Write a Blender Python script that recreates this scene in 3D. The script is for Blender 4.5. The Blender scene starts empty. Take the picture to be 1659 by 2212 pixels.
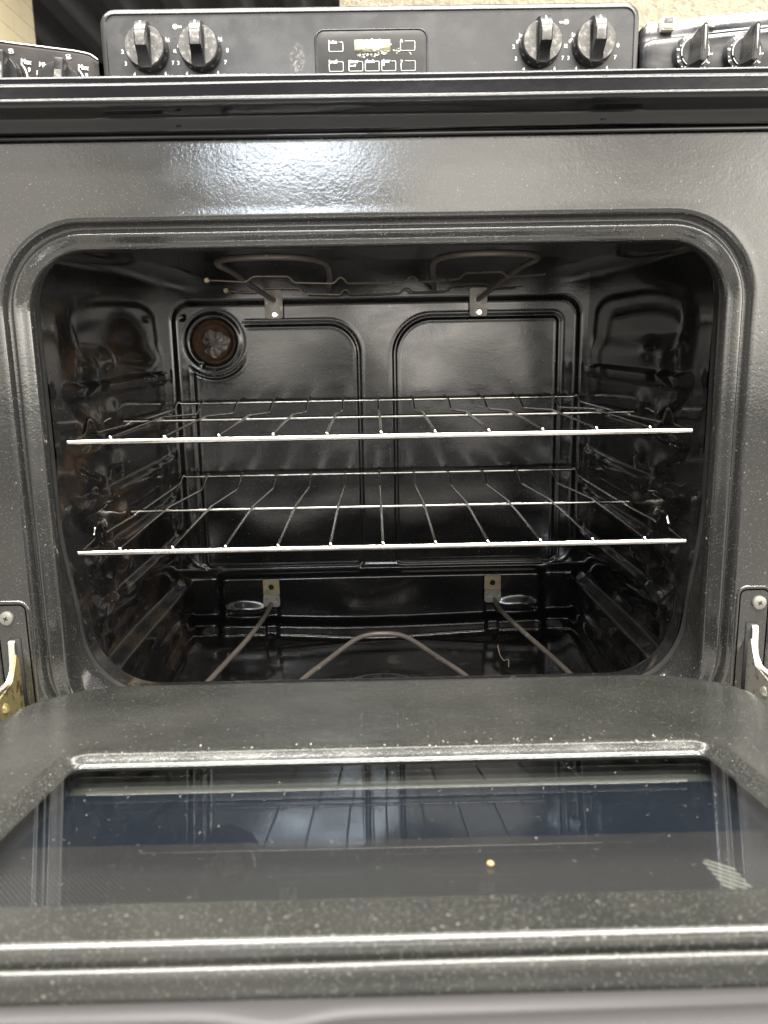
import bpy, bmesh, math, random
import numpy as np
from mathutils import Vector, Matrix
random.seed(7); rng = np.random.default_rng(7)
S = bpy.context.scene
C = S.collection
# ------------------------------------------------------------------ camera
F_PX, H_PX = 1800.0, 2212.0
cam_d = bpy.data.cameras.new('camera'); cam = bpy.data.objects.new('camera', cam_d); C.objects.link(cam)
cam_d.sensor_fit = 'VERTICAL'; cam_d.sensor_height = 36.0; cam_d.sensor_width = 27.0
cam_d.lens = 36.0*F_PX/H_PX
cam_d.clip_start = 0.02; cam_d.clip_end = 200
pit, yaw, rol = 0.2090, 0.0098, -0.0180
fw = Vector((0, math.cos(pit), -math.sin(pit))); up = Vector((0, math.sin(pit), math.cos(pit))); rt = Vector((1, 0, 0))
RZ = Matrix(((math.cos(yaw), math.sin(yaw), 0), (-math.sin(yaw), math.cos(yaw), 0), (0, 0, 1)))
fw, up, rt = RZ@fw, RZ@up, RZ@rt
c_, s_ = math.cos(rol), math.sin(rol)
rt, up = c_*rt + s_*up, -s_*rt + c_*up
cam.matrix_world = Matrix(((rt.x, up.x, -fw.x, -0.0062), (rt.y, up.y, -fw.y, -0.7903), (rt.z, up.z, -fw.z, 0.0), (0, 0, 0, 1)))
cam_d.dof.use_dof = True; cam_d.dof.focus_distance = 1.0; cam_d.dof.aperture_fstop = 11.0
S.camera = cam
# ------------------------------------------------------------------ world (store surroundings, soft)
W = bpy.data.worlds.new('World'); S.world = W; W.use_nodes = True
wn, wl = W.node_tree.nodes, W.node_tree.links
wn.clear()
def N(t, **k):
    n = wn.new(t)
    for a, b in k.items(): setattr(n, a, b)
    return n
tc = N('ShaderNodeTexCoord'); sep = N('ShaderNodeSeparateXYZ'); wl.new(tc.outputs['Generated'], sep.inputs[0])
ramp = N('ShaderNodeValToRGB'); mr = N('ShaderNodeMapRange')
mr.inputs[1].default_value = -1; mr.inputs[2].default_value = 1
wl.new(sep.outputs[2], mr.inputs[0]); wl.new(mr.outputs[0], ramp.inputs[0])
cr = ramp.color_ramp
stops = [(-1, (.06, .057, .053)), (-.35, (.16, .155, .14)), (-.12, (.50, .48, .44)), (-.055, (1.0, .96, .88)), (.0, (2.7, 2.55, 2.3)), (.12, (2.1, 1.97, 1.76)),
         (.31, (2.0, 1.88, 1.70)), (.39, (.22, .22, .22)), (1, (.13, .13, .135))]
cr.elements[0].position = 0; cr.elements[0].color = (*stops[0][1], 1)
cr.elements[1].position = 1; cr.elements[1].color = (*stops[-1][1], 1)
for p, c in stops[1:-1]:
    e = cr.elements.new((p+1)/2); e.color = (*c, 1)
noi = N('ShaderNodeTexNoise'); noi.inputs['Scale'].default_value = 3.6; noi.inputs['Detail'].default_value = 3
mp = N('ShaderNodeMapping'); mp.inputs['Scale'].default_value = (1.6, 1.0, 1.2); wl.new(tc.outputs['Generated'], mp.inputs[0]); wl.new(mp.outputs[0], noi.inputs['Vector'])
mr2 = N('ShaderNodeMapRange'); mr2.inputs[1].default_value = .35; mr2.inputs[2].default_value = .65; mr2.inputs[3].default_value = .55; mr2.inputs[4].default_value = 1.4
wl.new(noi.outputs[0], mr2.inputs[0])
# the dark shape of whoever stands behind the camera
def M(op, a, b=None):
    n = N('ShaderNodeMath', operation=op)
    for i, v in enumerate((a, b)):
        if v is None: continue
        if isinstance(v, (int, float)): n.inputs[i].default_value = v
        else: wl.new(v, n.inputs[i])
    return n.outputs[0]
def blob(cx, rx, cz, rz, lo):
    q = M('ADD', M('POWER', M('DIVIDE', M('SUBTRACT', sep.outputs[0], cx), rx), 2), M('POWER', M('DIVIDE', M('SUBTRACT', sep.outputs[2], cz), rz), 2))
    q = M('ADD', q, M('MULTIPLY', M('GREATER_THAN', sep.outputs[1], 0), 9))
    n = N('ShaderNodeMapRange'); n.interpolation_type = 'SMOOTHSTEP'; wl.new(q, n.inputs[0])
    n.inputs[1].default_value = .7; n.inputs[2].default_value = 1.25; n.inputs[3].default_value = lo; n.inputs[4].default_value = 1.0
    return n.outputs[0]
dark = M('MULTIPLY', M('MULTIPLY', blob(0, .40, -.475, .43, .07), blob(-.10, .13, .17, .055, .45)), blob(-.02, .04, .06, .16, .35))
vm = N('ShaderNodeVectorMath', operation='SCALE'); wl.new(ramp.outputs[0], vm.inputs[0]); wl.new(M('MULTIPLY', M('MULTIPLY', mr2.outputs[0], dark), M('ADD', 1.0, M('MULTIPLY', sep.outputs[0], 1.05))), vm.inputs['Scale'])
bg = N('ShaderNodeBackground'); bg.inputs['Strength'].default_value = 1.7; wo = N('ShaderNodeOutputWorld')
wl.new(vm.outputs[0], bg.inputs[0]); wl.new(bg.outputs[0], wo.inputs[0])
# ------------------------------------------------------------------ store lamps and one added wall fill
def lamp(name, loc, aim, sx, sy, power, col):
    d = bpy.data.lights.new(name, 'AREA'); d.shape = 'RECTANGLE'; d.size = sx; d.size_y = sy; d.energy = power; d.color = col
    o = bpy.data.objects.new(name, d); C.objects.link(o); o.location = loc
    o.rotation_euler = (Vector(aim)-Vector(loc)).to_track_quat('-Z', 'Y').to_euler()
    return o
lamp('ceiling_strip_or_fill_lamp', (-.35, -.72, 2.6), (-.35, -.60, 0), 3.8, .40, 400, (1, .97, .9))
lamp('ceiling_strip_or_fill_lamp', (.9, -2.3, 2.9), (.9, -1.6, 0), 5.4, .42, 400, (1, .96, .88))
lamp('ceiling_strip_or_fill_lamp', (.2, 1.0, 2.7), (.2, 1.0, 0), 4.4, .40, 150, (1, .95, .86))
lamp('high_bay_lamp', (-.62, -6.5, 1.52), (0, 0, .1), 1.15, .28, 40, (.80, .90, 1))
lamp('ceiling_strip_or_fill_lamp', (-1.6, 6.5, 3.7), (-2.6, 6.5, 0), .4, 5.0, 260, (1, .94, .82))  # unseen fill strip, added only to brighten the block wall
# ------------------------------------------------------------------ view
S.view_settings.view_transform = 'Standard'; S.view_settings.look = 'None'; S.view_settings.exposure = 0.0; S.view_settings.gamma = 1
S.render.engine = 'CYCLES'
S.cycles.max_bounces = 10; S.cycles.glossy_bounces = 6; S.cycles.transmission_bounces = 8
S.cycles.caustics_reflective = True; S.cycles.sample_clamp_indirect = 6
# ------------------------------------------------------------------ helpers
def tag(o, label=None, cat=None, group=None, kind=None):
    if label: o['label'] = label
    if cat: o['category'] = cat
    if group: o['group'] = group
    if kind: o['kind'] = kind
    return o
def empty(name, loc=(0, 0, 0)):
    o = bpy.data.objects.new(name, None); C.objects.link(o); o.location = loc; o.empty_display_size = .05; return o
def link(name, me, mat, parent=None, smooth=True):
    if mat and not me.materials: me.materials.append(mat)
    if smooth: me.polygons.foreach_set('use_smooth', [True]*len(me.polygons))
    o = bpy.data.objects.new(name, me); C.objects.link(o)
    if parent:
        o.parent = parent
        if parent.type == 'EMPTY': o.matrix_parent_inverse = Matrix.Translation(-Vector(parent.location))
    return o
def mesh(verts, faces):
    me = bpy.data.meshes.new('m'); me.from_pydata([tuple(v) for v in verts], [], [tuple(f) for f in faces]); me.update(); return me
def bm_mesh(bm):
    bmesh.ops.recalc_face_normals(bm, faces=bm.faces)
    me = bpy.data.meshes.new('m'); bm.to_mesh(me); bm.free(); return me
def grid(P, close_u=False, close_v=False, flip=False):
    """P: array [n,m,3] -> mesh"""
    n, m = P.shape[:2]
    idx = np.arange(n*m).reshape(n, m)
    if close_u: idx = np.vstack([idx, idx[:1]])
    if close_v: idx = np.hstack([idx, idx[:, :1]])
    a, b, c, d = idx[:-1, :-1], idx[:-1, 1:], idx[1:, 1:], idx[1:, :-1]
    q = np.stack([a, b, c, d] if not flip else [a, d, c, b], -1).reshape(-1, 4)
    me = bpy.data.meshes.new('m')
    me.vertices.add(n*m); me.vertices.foreach_set('co', P.reshape(-1).astype(np.float32))
    me.loops.add(q.size); me.loops.foreach_set('vertex_index', q.reshape(-1).astype(np.int32))
    me.polygons.add(len(q)); me.polygons.foreach_set('loop_start', (np.arange(len(q))*4).astype(np.int32)); me.polygons.foreach_set('loop_total', np.full(len(q), 4, np.int32))
    me.update(calc_edges=True); me.validate(); return me
def sharp(me, ang=.7):
    bm = bmesh.new(); bm.from_mesh(me)
    for e in bm.edges:
        if len(e.link_faces) == 2 and e.calc_face_angle(0) > ang: e.smooth = False
    bm.to_mesh(me); bm.free(); return me
def add_box(bm, lo, hi, bev=0, rot=None, seg=2):
    lo, hi = Vector(lo), Vector(hi); c = (lo+hi)/2; s = hi-lo
    r = bmesh.ops.create_cube(bm, size=1); vs = r['verts']
    bmesh.ops.scale(bm, vec=s, verts=vs)
    if bev:
        es = list({e for v in vs for e in v.link_edges})
        r2 = bmesh.ops.bevel(bm, geom=es, offset=bev, segments=seg, affect='EDGES', profile=.6)
        vs = list({v for f in r2['faces'] for v in f.verts} | {v for v in vs if v.is_valid})
    M_ = Matrix.Translation(c) @ (rot.to_4x4() if rot else Matrix.Identity(4))
    bmesh.ops.transform(bm, matrix=M_, verts=vs)
def box(name, lo, hi, mat, parent=None, bev=.0, rot=None):
    bm = bmesh.new(); add_box(bm, lo, hi, bev, rot); return link(name, sharp(bm_mesh(bm), .6), mat, parent)
def smooth_path(pts, n=8):
    pts = [Vector(p) for p in pts]; out = []
    P = [pts[0]*2-pts[1]]+pts+[pts[-1]*2-pts[-2]]
    for i in range(1, len(P)-2):
        for k in range(n):
            t = k/n; a, b, c, d = P[i-1], P[i], P[i+1], P[i+2]
            out.append(.5*((2*b)+(-a+c)*t+(2*a-5*b+4*c-d)*t*t+(-a+3*b-3*c+d)*t**3))
    out.append(pts[-1]); return out
def round_path(pts, r, n=5):
    """polyline with filleted corners"""
    pts = [Vector(p) for p in pts]; out = [pts[0]]
    for a, b, c in zip(pts, pts[1:], pts[2:]):
        d1, d2 = (a-b), (c-b); k = min(r, d1.length*.45, d2.length*.45)
        p, q = b+d1.normalized()*k, b+d2.normalized()*k
        for i in range(n+1):
            t = i/n; out.append((1-t)**2*p+2*t*(1-t)*b+t*t*q)
    out.append(pts[-1]); return out
def tube_into(V, Fc, pts, r, seg=10, cap=True):
    pts = [Vector(p) for p in pts]; n = len(pts); base = len(V)
    T = [(pts[min(i+1, n-1)]-pts[max(i-1, 0)]).normalized() for i in range(n)]
    u = T[0].orthogonal().normalized()
    for i in range(n):
        u = (u-T[i]*u.dot(T[i])).normalized(); w = T[i].cross(u)
        rr = r[i] if isinstance(r, (list, tuple)) else r
        for k in range(seg):
            a = 2*math.pi*k/seg; V.append(pts[i]+(u*math.cos(a)+w*math.sin(a))*rr)
    for i in range(n-1):
        for k in range(seg):
            k2 = (k+1) % seg; Fc.append((base+i*seg+k, base+i*seg+k2, base+(i+1)*seg+k2, base+(i+1)*seg+k))
    if cap:
        Fc.append(tuple(base+k for k in range(seg))[::-1]); Fc.append(tuple(base+(n-1)*seg+k for k in range(seg)))
def tube(name, pts, r, mat, parent=None, seg=10):
    V, Fc = [], []; tube_into(V, Fc, pts, r, seg); return link(name, sharp(mesh(V, Fc), .9), mat, parent)
def lathe(name, prof, cen, axis, mat, parent=None, seg=40, sharp_a=.6):
    """prof: (radius, along axis)"""
    axis = Vector(axis).normalized(); u = axis.orthogonal().normalized(); w = axis.cross(u); cen = Vector(cen)
    P = np.array([[tuple(cen+axis*h+(u*math.cos(2*math.pi*k/seg)+w*math.sin(2*math.pi*k/seg))*max(r, 1e-5)) for k in range(seg)] for r, h in prof])
    me = grid(P, close_v=True); bm = bmesh.new(); bm.from_mesh(me); bmesh.ops.remove_doubles(bm, verts=bm.verts, dist=2e-5); bpy.data.meshes.remove(me)
    return link(name, sharp(bm_mesh(bm), sharp_a), mat, parent)
def rrect(x0, x1, z0, z1, r, nc=8, ns=24, nt=24):
    """rounded rectangle, anticlockwise from the bottom left; r = one radius or (bottom, top)"""
    rb, rt_ = r if isinstance(r, (tuple, list)) else (r, r)
    out = []
    def side(a, b, n):
        for i in range(n): out.append((a[0]+(b[0]-a[0])*i/n, a[1]+(b[1]-a[1])*i/n))
    def arc(c, r, a0):
        for i in range(nc): a = math.radians(a0+90*i/nc); out.append((c[0]+r*math.cos(a), c[1]+r*math.sin(a)))
    side((x0+rb, z0), (x1-rb, z0), ns); arc((x1-rb, z0+rb), rb, -90)
    side((x1, z0+rb), (x1, z1-rt_), nt); arc((x1-rt_, z1-rt_), rt_, 0)
    side((x1-rt_, z1), (x0+rt_, z1), ns); arc((x0+rt_, z1-rt_), rt_, 90)
    side((x0, z1-rt_), (x0, z0+rb), nt); arc((x0+rb, z0+rb), rb, 180)
    return out
def ss(a, b, x):
    t = np.clip((x-a)/(b-a), 0, 1); return t*t*(3-2*t)
def sdf(x, z, cx, cz, hx, hz, r):
    qx, qz = np.abs(x-cx)-hx+r, np.abs(z-cz)-hz+r
    return np.minimum(np.maximum(qx, qz), 0)+np.hypot(np.maximum(qx, 0), np.maximum(qz, 0))-r
G = lambda x, s: np.exp(-(x/s)**2)
def text(name, items, mat, parent, y=None, depth=.0003):
    """items: (string, x, z, size, align, rot, y); flat lettering facing -Y, one object per word"""
    for s, x, z, size, al, rot, yy in items:
        cu = bpy.data.curves.new('t', 'FONT'); cu.body = s; cu.size = size; cu.align_x = al; cu.align_y = 'CENTER'; cu.extrude = depth/2; cu.resolution_u = 3; cu.offset = size*.03
        o = bpy.data.objects.new('t', cu); C.objects.link(o)
        bpy.context.view_layer.update()
        me = bpy.data.meshes.new_from_object(o.evaluated_get(bpy.context.evaluated_depsgraph_get()))
        me.transform(Matrix.Translation((x, yy, z)) @ Matrix.Rotation(-rot, 4, 'Y') @ Matrix.Rotation(math.pi/2, 4, 'X'))
        bpy.data.objects.remove(o); bpy.data.curves.remove(cu); me.materials.clear()
        link(name, me, mat, parent, smooth=False)
# ------------------------------------------------------------------ materials
class MT:
    def __init__(s, name, base=(.5, .5, .5), rough=.5, metal=0, ior=1.5, **kw):
        s.m = bpy.data.materials.new(name); s.m.use_nodes = True; s.n = s.m.node_tree.nodes; s.l = s.m.node_tree.links
        s.p = s.n['Principled BSDF']; s.p.inputs['Base Color'].default_value = (*base, 1); s.p.inputs['Roughness'].default_value = rough
        s.p.inputs['Metallic'].default_value = metal; s.p.inputs['IOR'].default_value = ior
        s.tc = s.n.new('ShaderNodeTexCoord'); s.cur = tuple(base)+(1,); s.colsock = None; s.bump = None; s.rs = None
    def noise(s, scale, detail=3, rough=.5, stretch=(1, 1, 1), dist=0, rot=(0, 0, 0)):
        mp = s.n.new('ShaderNodeMapping'); mp.inputs['Scale'].default_value = stretch; mp.inputs['Rotation'].default_value = rot
        n = s.n.new('ShaderNodeTexNoise'); n.inputs['Scale'].default_value = scale; n.inputs['Detail'].default_value = detail; n.inputs['Roughness'].default_value = rough; n.inputs['Distortion'].default_value = dist
        s.l.new(s.tc.outputs['Object'], mp.inputs[0]); s.l.new(mp.outputs[0], n.inputs['Vector']); return n.outputs[0]
    def rng(s, sock, a, b, c=0, d=1):
        n = s.n.new('ShaderNodeMapRange'); n.inputs[1].default_value = a; n.inputs[2].default_value = b; n.inputs[3].default_value = c; n.inputs[4].default_value = d
        s.l.new(sock, n.inputs[0]); return n.outputs[0]
    def math(s, op, a, b=0.):
        n = s.n.new('ShaderNodeMath'); n.operation = op
        for i, v in enumerate((a, b)):
            if isinstance(v, (int, float)): n.inputs[i].default_value = v
            else: s.l.new(v, n.inputs[i])
        return n.outputs[0]
    def xyz(s):
        n = s.n.new('ShaderNodeSeparateXYZ'); s.l.new(s.tc.outputs['Object'], n.inputs[0]); return n.outputs
    def mix(s, fac, col):
        n = s.n.new('ShaderNodeMix'); n.data_type = 'RGBA'
        if isinstance(fac, (int, float)): n.inputs[0].default_value = fac
        else: s.l.new(fac, n.inputs[0])
        if s.colsock: s.l.new(s.colsock, n.inputs[6])
        else: n.inputs[6].default_value = s.cur
        n.inputs[7].default_value = (*col, 1); s.colsock = n.outputs[2]; s.l.new(s.colsock, s.p.inputs['Base Color']); return s
    def roughness(s, sock): s.l.new(sock, s.p.inputs['Roughness']); s.rs = sock; return s
    def addbump(s, sock, dist, strength=1.0):
        n = s.n.new('ShaderNodeBump'); n.inputs['Distance'].default_value = dist; n.inputs['Strength'].default_value = strength
        s.l.new(sock, n.inputs['Height'])
        if s.bump: s.l.new(s.bump, n.inputs['Normal'])
        s.bump = n.outputs[0]; s.l.new(s.bump, s.p.inputs['Normal']); return s
    def speckle(s, scale, keep, size, col, seed=0.0):
        mp = s.n.new('ShaderNodeMapping'); mp.inputs['Location'].default_value = (seed, seed, seed); s.l.new(s.tc.outputs['Object'], mp.inputs[0])
        v = s.n.new('ShaderNodeTexVoronoi'); v.inputs['Scale'].default_value = scale; s.l.new(mp.outputs[0], v.inputs['Vector'])
        w = s.n.new('ShaderNodeSeparateColor'); s.l.new(v.outputs['Color'], w.inputs[0])
        f = s.math('MULTIPLY', s.math('LESS_THAN', v.outputs['Distance'], size), s.math('LESS_THAN', w.outputs[0], keep))
        return s.mix(f, col)
def enamel(name, base=(.028, .028, .027), rough=.2, speck=1.0, peel=.00010, wave=.0006, dust=.35, ior=1.75):
    m = MT(name, base, rough, 0, ior)
    m.speckle(900, .30*speck, .30, (.08, .08, .075), 1.3)
    m.speckle(560, .14*speck, .24, (.10, .10, .093), 4.1)
    m.speckle(300, .05*speck, .22, (.13, .13, .115), 7.7)
    m.speckle(200, .008*speck, .10, (.18, .175, .16), 2.2)
    d = m.rng(m.noise(9, 2.5, .55, (1, 1, 1), .1), .35, .85, 0, dust); m.mix(d, (.09, .088, .080))
    m.roughness(m.math('ADD', m.rng(m.noise(14, 4, .6, (1, 1, 2.5), .4), .3, .75, rough*.75, rough*1.6), m.math('MULTIPLY', d, .10)))
    m.addbump(m.noise(420, 2, .5), peel, 1); m.addbump(m.noise(55, 2, .5), wave*.35, .5)
    return m
M_frame = enamel('speckled grey enamel', base=(.0145, .0145, .0138), rough=.12, speck=.6, dust=.16, ior=1.8, peel=.00008).m
M_door = enamel('speckled door enamel', base=(.0185, .0192, .0172), rough=.18, speck=1.25, dust=.35).m
mc = enamel('black cavity enamel', base=(.007, .007, .0075), rough=.085, speck=.25, peel=.00004, wave=.0005, dust=.12, ior=1.65)
x, y, z = mc.xyz()
st = mc.math('MULTIPLY', mc.rng(mc.noise(16, 5, .6, (1, .5, 1), .3), .5, .72), mc.rng(x, -.20, -.29))
mc.mix(mc.math('MULTIPLY', st, .40), (.10, .062, .036))
st2 = mc.math('MULTIPLY', mc.rng(mc.noise(26, 4, .6, (1, 1, 1), 1.), .60, .68), mc.rng(z, .10, -.2, 0.05, .35)); mc.mix(st2, (.10, .09, .075))
# brown burnt deposit in the lower back left corner and along the left back seam
q = mc.math('ADD', mc.math('POWER', mc.math('DIVIDE', mc.math('ADD', x, .290), .022), 2.), mc.math('POWER', mc.math('DIVIDE', mc.math('ADD', z, .340), .030), 2.))
q = mc.math('ADD', q, mc.rng(y, .40, .44, 8, 0)); mc.mix(mc.math('MULTIPLY', mc.rng(q, 1.3, .2), mc.rng(mc.noise(60, 4, .7), .38, .6)), (.13, .095, .058))
M_cav = mc.m
mb_ = enamel('black back wall enamel', base=(.006, .006, .0065), rough=.125, speck=.18, peel=.00005, wave=.0004, dust=.10, ior=1.72)
M_back = mb_.m
def plain(name, base, rough, metal=0, ior=1.5, nscale=60, namp=.1, bump=0):
    m = MT(name, base, rough, metal, ior); n = m.noise(nscale, 4, .6)
    m.roughness(m.rng(n, .3, .7, max(.02, rough-namp), rough+namp))
    if bump: m.addbump(n, bump, 1)
    return m
M_chrome = plain('worn chrome', (.62, .60, .56), .10, 1, nscale=90, namp=.07).m
e = plain('element sheath', (.20, .175, .155), .45, .35, nscale=50, namp=.12, bump=.0001); e.mix(e.rng(e.noise(45, 3, .6), .66, .7), (.5, .47, .42)); M_elem = e.m
M_wire = plain('dark wire', (.22, .18, .14), .32, .7).m
g = plain('bracket steel', (.36, .34, .31), .45, .5, nscale=160, namp=.15, bump=.0001); g.mix(g.rng(g.noise(140, 4, .7), .58, .66), (.7, .68, .62)); M_brk = g.m
g = plain('brass bracket', (.50, .42, .26), .4, .8, nscale=150, namp=.12, bump=.0001); g.mix(g.rng(g.noise(150, 4, .7), .55, .68), (.55, .52, .44)); M_brass = g.m
M_screw = plain('grey screw', (.30, .29, .27), .42, .75, nscale=200).m
g = plain('hinge steel', (.62, .59, .52), .35, .85, nscale=170, namp=.12, bump=.0001); g.mix(g.rng(g.noise(110, 4, .7), .6, .66), (.20, .15, .09)); M_hinge = g.m
g = plain('yellow zinc', (.50, .42, .20), .35, .8, nscale=120, namp=.12); g.mix(g.rng(g.noise(70, 3, .7), .5, .62), (.15, .11, .05)); M_zinc = g.m
M_hole = plain('dark slot', (.006, .006, .006), .8).m
def blackgloss(name, base=(.012, .012, .014), rough=.13, smear=.5, ior=1.55, streak=(1, 1, 4)):
    m = MT(name, base, rough, 0, ior)
    f = m.rng(m.noise(11, 2.5, .5, streak, .2), .38, .85, 0, smear); m.mix(m.math('MULTIPLY', f, .35), (.20, .195, .19))
    m.roughness(m.math('ADD', m.rng(m.noise(30, 4, .6), .3, .7, rough*.6, rough*1.4), m.math('MULTIPLY', f, .3 if rough > .1 else .06)))
    m.addbump(m.noise(90, 3, .5), .00012, .5); return m
M_trim = blackgloss('black glass trim', base=(.005, .005, .0065), rough=.045, smear=.14, streak=(.25, 1, 3)).m
b = blackgloss('dusty black panel', (.030, .030, .032), .25, .25, 1.66, (.6, 1, 1.5))
bx, by, bz = b.xyz()
w = b.math('ADD', b.math('POWER', b.math('DIVIDE', b.math('ADD', bx, .105), .011), 2.), b.math('POWER', b.math('DIVIDE', b.math('ADD', bz, -.385), .022), 2.))
b.mix(b.math('MULTIPLY', b.rng(w, 1.2, 0), b.rng(b.noise(240, 4, .7), .5, .6, 0, .38)), (.45, .42, .36))
b.mix(b.rng(b.noise(190, 4, .75), .71, .75, 0, .45), (.5, .47, .42))
M_panel = b.m
M_win = blackgloss('scratched display window', (.016, .016, .016), .34, .6, 1.4, (.3, 1, 2)).m
l = MT('lcd', (.30, .29, .17), .35); f = l.rng(l.noise(75, 5, .75, (1, 1, 2.2), .5), .47, .53); l.mix(f, (.66, .62, .47)); M_lcd = l.m
l = MT('worn film flakes', (.52, .50, .42), .6); l.addbump(l.noise(300, 3), .0002); M_flake = l.m
M_white = plain('white print', (.78, .77, .72), .5).m
k = plain('worn knob face', (.10, .097, .093), .38, .25, 1.5, 140, .14, .0001); k.mix(k.rng(k.noise(130, 5, .7), .5, .66), (.31, .29, .27)); M_kface = k.m
M_knob = blackgloss('black knob plastic', (.012, .012, .013), .22, .5).m
M_left = blackgloss('left panel gloss', (.020, .017, .016), .3, .1, 1.2).m
b = blackgloss('right panel gloss', (.014, .014, .017), .16, 1.0, 1.6); M_right = b.m
h = MT('handle satin plum grey', (.034, .032, .033), .42, 0, 1.35); h.roughness(h.rng(h.noise(12, 3, .6, (.3, 2, 2)), .3, .7, .40, .55)); M_handle = h.m
gl = MT('door glass'); gl.n.remove(gl.p)
tr_ = gl.n.new('ShaderNodeBsdfTransparent'); tr_.inputs[0].default_value = (.93, .95, .95, 1); go_ = gl.n.new('ShaderNodeBsdfGlossy'); go_.inputs['Roughness'].default_value = .022
fn_ = gl.n.new('ShaderNodeFresnel'); fn_.inputs[0].default_value = 1.9; mx_ = gl.n.new('ShaderNodeMixShader')
gg_ = gl.n.new('ShaderNodeNewGeometry'); m1 = gl.math('MULTIPLY', fn_.outputs[0], gl.math('SUBTRACT', 1.0, gg_.outputs['Backfacing'])); gl.l.new(gl.math('ADD', m1, gl.math('MULTIPLY', gg_.outputs['Backfacing'], .05)), mx_.inputs[0]); gl.l.new(tr_.outputs[0], mx_.inputs[1]); gl.l.new(go_.outputs[0], mx_.inputs[2]); gl.l.new(mx_.outputs[0], gl.n['Material Output'].inputs[0]); M_glass = gl.m
# outer pane: dark painted border with a dot-screen edge round a clear navy window
o_ = MT('outer pane', (.009, .0115, .0175), .3, 0, 1.5); ox, oy, oz = o_.xyz()
o_.mix(0, (0, 0, 0)); M_outer = None
m = o_
m.mix(m.rng(oy, -.3715, -.3745), (.026, .024, .026))
m.mix(m.rng(oy, -.2985, -.2960), (.058, .058, .052))
m.mix(m.rng(m.math('ABSOLUTE', ox), .2085, .2105), (.026, .029, .040))
ca, sa = math.cos(.6), math.sin(.6)
def stripes(period, ang):
    c1 = m.math('ADD', m.math('MULTIPLY', ox, math.cos(ang)), m.math('MULTIPLY', oy, math.sin(ang)))
    return m.math('GREATER_THAN', m.math('SINE', m.math('MULTIPLY', c1, 2*math.pi/period)), 0.)
dots = m.math('MULTIPLY', stripes(.0022, .7), stripes(.0022, .7+math.pi/2))
m.mix(m.math('MULTIPLY', m.math('MULTIPLY', dots, m.rng(oy, -.392, -.41)), .7), (.085, .08, .075))
m.mix(m.rng(m.noise(420, 2, .5), .72, .76, 0, .7), (.3, .28, .25))
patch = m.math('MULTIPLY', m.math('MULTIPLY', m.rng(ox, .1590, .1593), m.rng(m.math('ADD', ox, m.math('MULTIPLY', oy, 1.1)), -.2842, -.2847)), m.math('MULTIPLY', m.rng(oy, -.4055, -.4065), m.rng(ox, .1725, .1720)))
m.mix(m.math('MULTIPLY', patch, stripes(.0038, .75)), (.20, .19, .165))  # bright striped reflection painted into the pane colour
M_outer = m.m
w = MT('painted block wall', (.50, .44, .30), .75)
w.mix(w.rng(w.noise(1.3, 4), .35, .7, 0, .6), (.40, .345, .225)); w.addbump(w.noise(60, 4, .7), .003)
M_block = w.m
w = MT('mortar', (.60, .52, .38), .9); M_mortar = w.m
w = MT('rough beige wall', (.36, .32, .24), .85); w.mix(w.rng(w.noise(34, 4, .6, (1.5, 1, .8)), .35, .7), (.52, .48, .37)); w.addbump(w.noise(40, 4, .7), .012); M_wall = w.m
w = MT('dark deck', (.09, .09, .10), .6); w.mix(w.rng(w.noise(2, 4, .6, (4, .3, 1)), .4, .7, 0, .6), (.16, .16, .17)); M_deck = w.m
w = MT('concrete', (.22, .21, .20), .55); w.mix(w.rng(w.noise(3, 5, .6), .35, .7), (.16, .155, .15)); M_floor = w.m
ru = MT('rust', (.085, .046, .024), .8); ru.mix(ru.rng(ru.noise(130, 4, .7), .42, .65), (.04, .027, .020)); ru.addbump(ru.noise(180, 4), .0008); M_rust = ru.m
ru = MT('crumpled scorched metal', (.26, .24, .23), .5, .4); ru.mix(ru.rng(ru.noise(110, 4, .7), .5, .62), (.08, .055, .045)); ru.addbump(ru.noise(90, 3), .003); M_scorch = ru.m
M_body = blackgloss('range side paint', (.015, .015, .016), .3, .3).m
FLOOR = -.71
# ------------------------------------------------------------------ setting
tag(link('floor', mesh([(-14, -9, FLOOR), (14, -9, FLOOR), (14, 32, FLOOR), (-14, 32, FLOOR)], [(0, 1, 2, 3)]), M_floor, smooth=False), kind='structure')
# beige rough wall behind the ranges
P = np.zeros((2, 2, 3)); bw = box('rough_wall', (-.10, 2.5, FLOOR), (7, 2.72, 4.3), M_wall); tag(bw, 'rough textured beige wall filling the background behind the middle and right-hand ranges', 'wall')
# block wall along the left, seen in steep perspective
bm = bmesh.new()
add_box(bm, (-3.83, 1.2, FLOOR), (-3.606, 9.18, 3.95)); blk = link('mortar_bed', bm_mesh(bm), M_mortar, None, False)
wr = empty('block_wall', (-3.7, 4.5, FLOOR)); tag(wr, 'tan painted concrete block wall in the upper left corner beyond the left range', 'wall')
blk.parent = wr; blk.matrix_parent_inverse = Matrix.Translation(-Vector(wr.location))
bm = bmesh.new()
for r in range(23):
    yy = 1.2-(.2 if r % 2 else 0)
    while yy < 9.1:
        a, b_ = max(yy, 1.2)+.006, min(yy+.4, 9.18)-.006
        if b_-a > .03: add_box(bm, (-3.62, a, FLOOR+r*.2+.006), (-3.598, b_, FLOOR+r*.2+.194), .003, seg=1)
        yy += .4
link('block_courses', bm_mesh(bm), M_block, wr, False)
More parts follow.
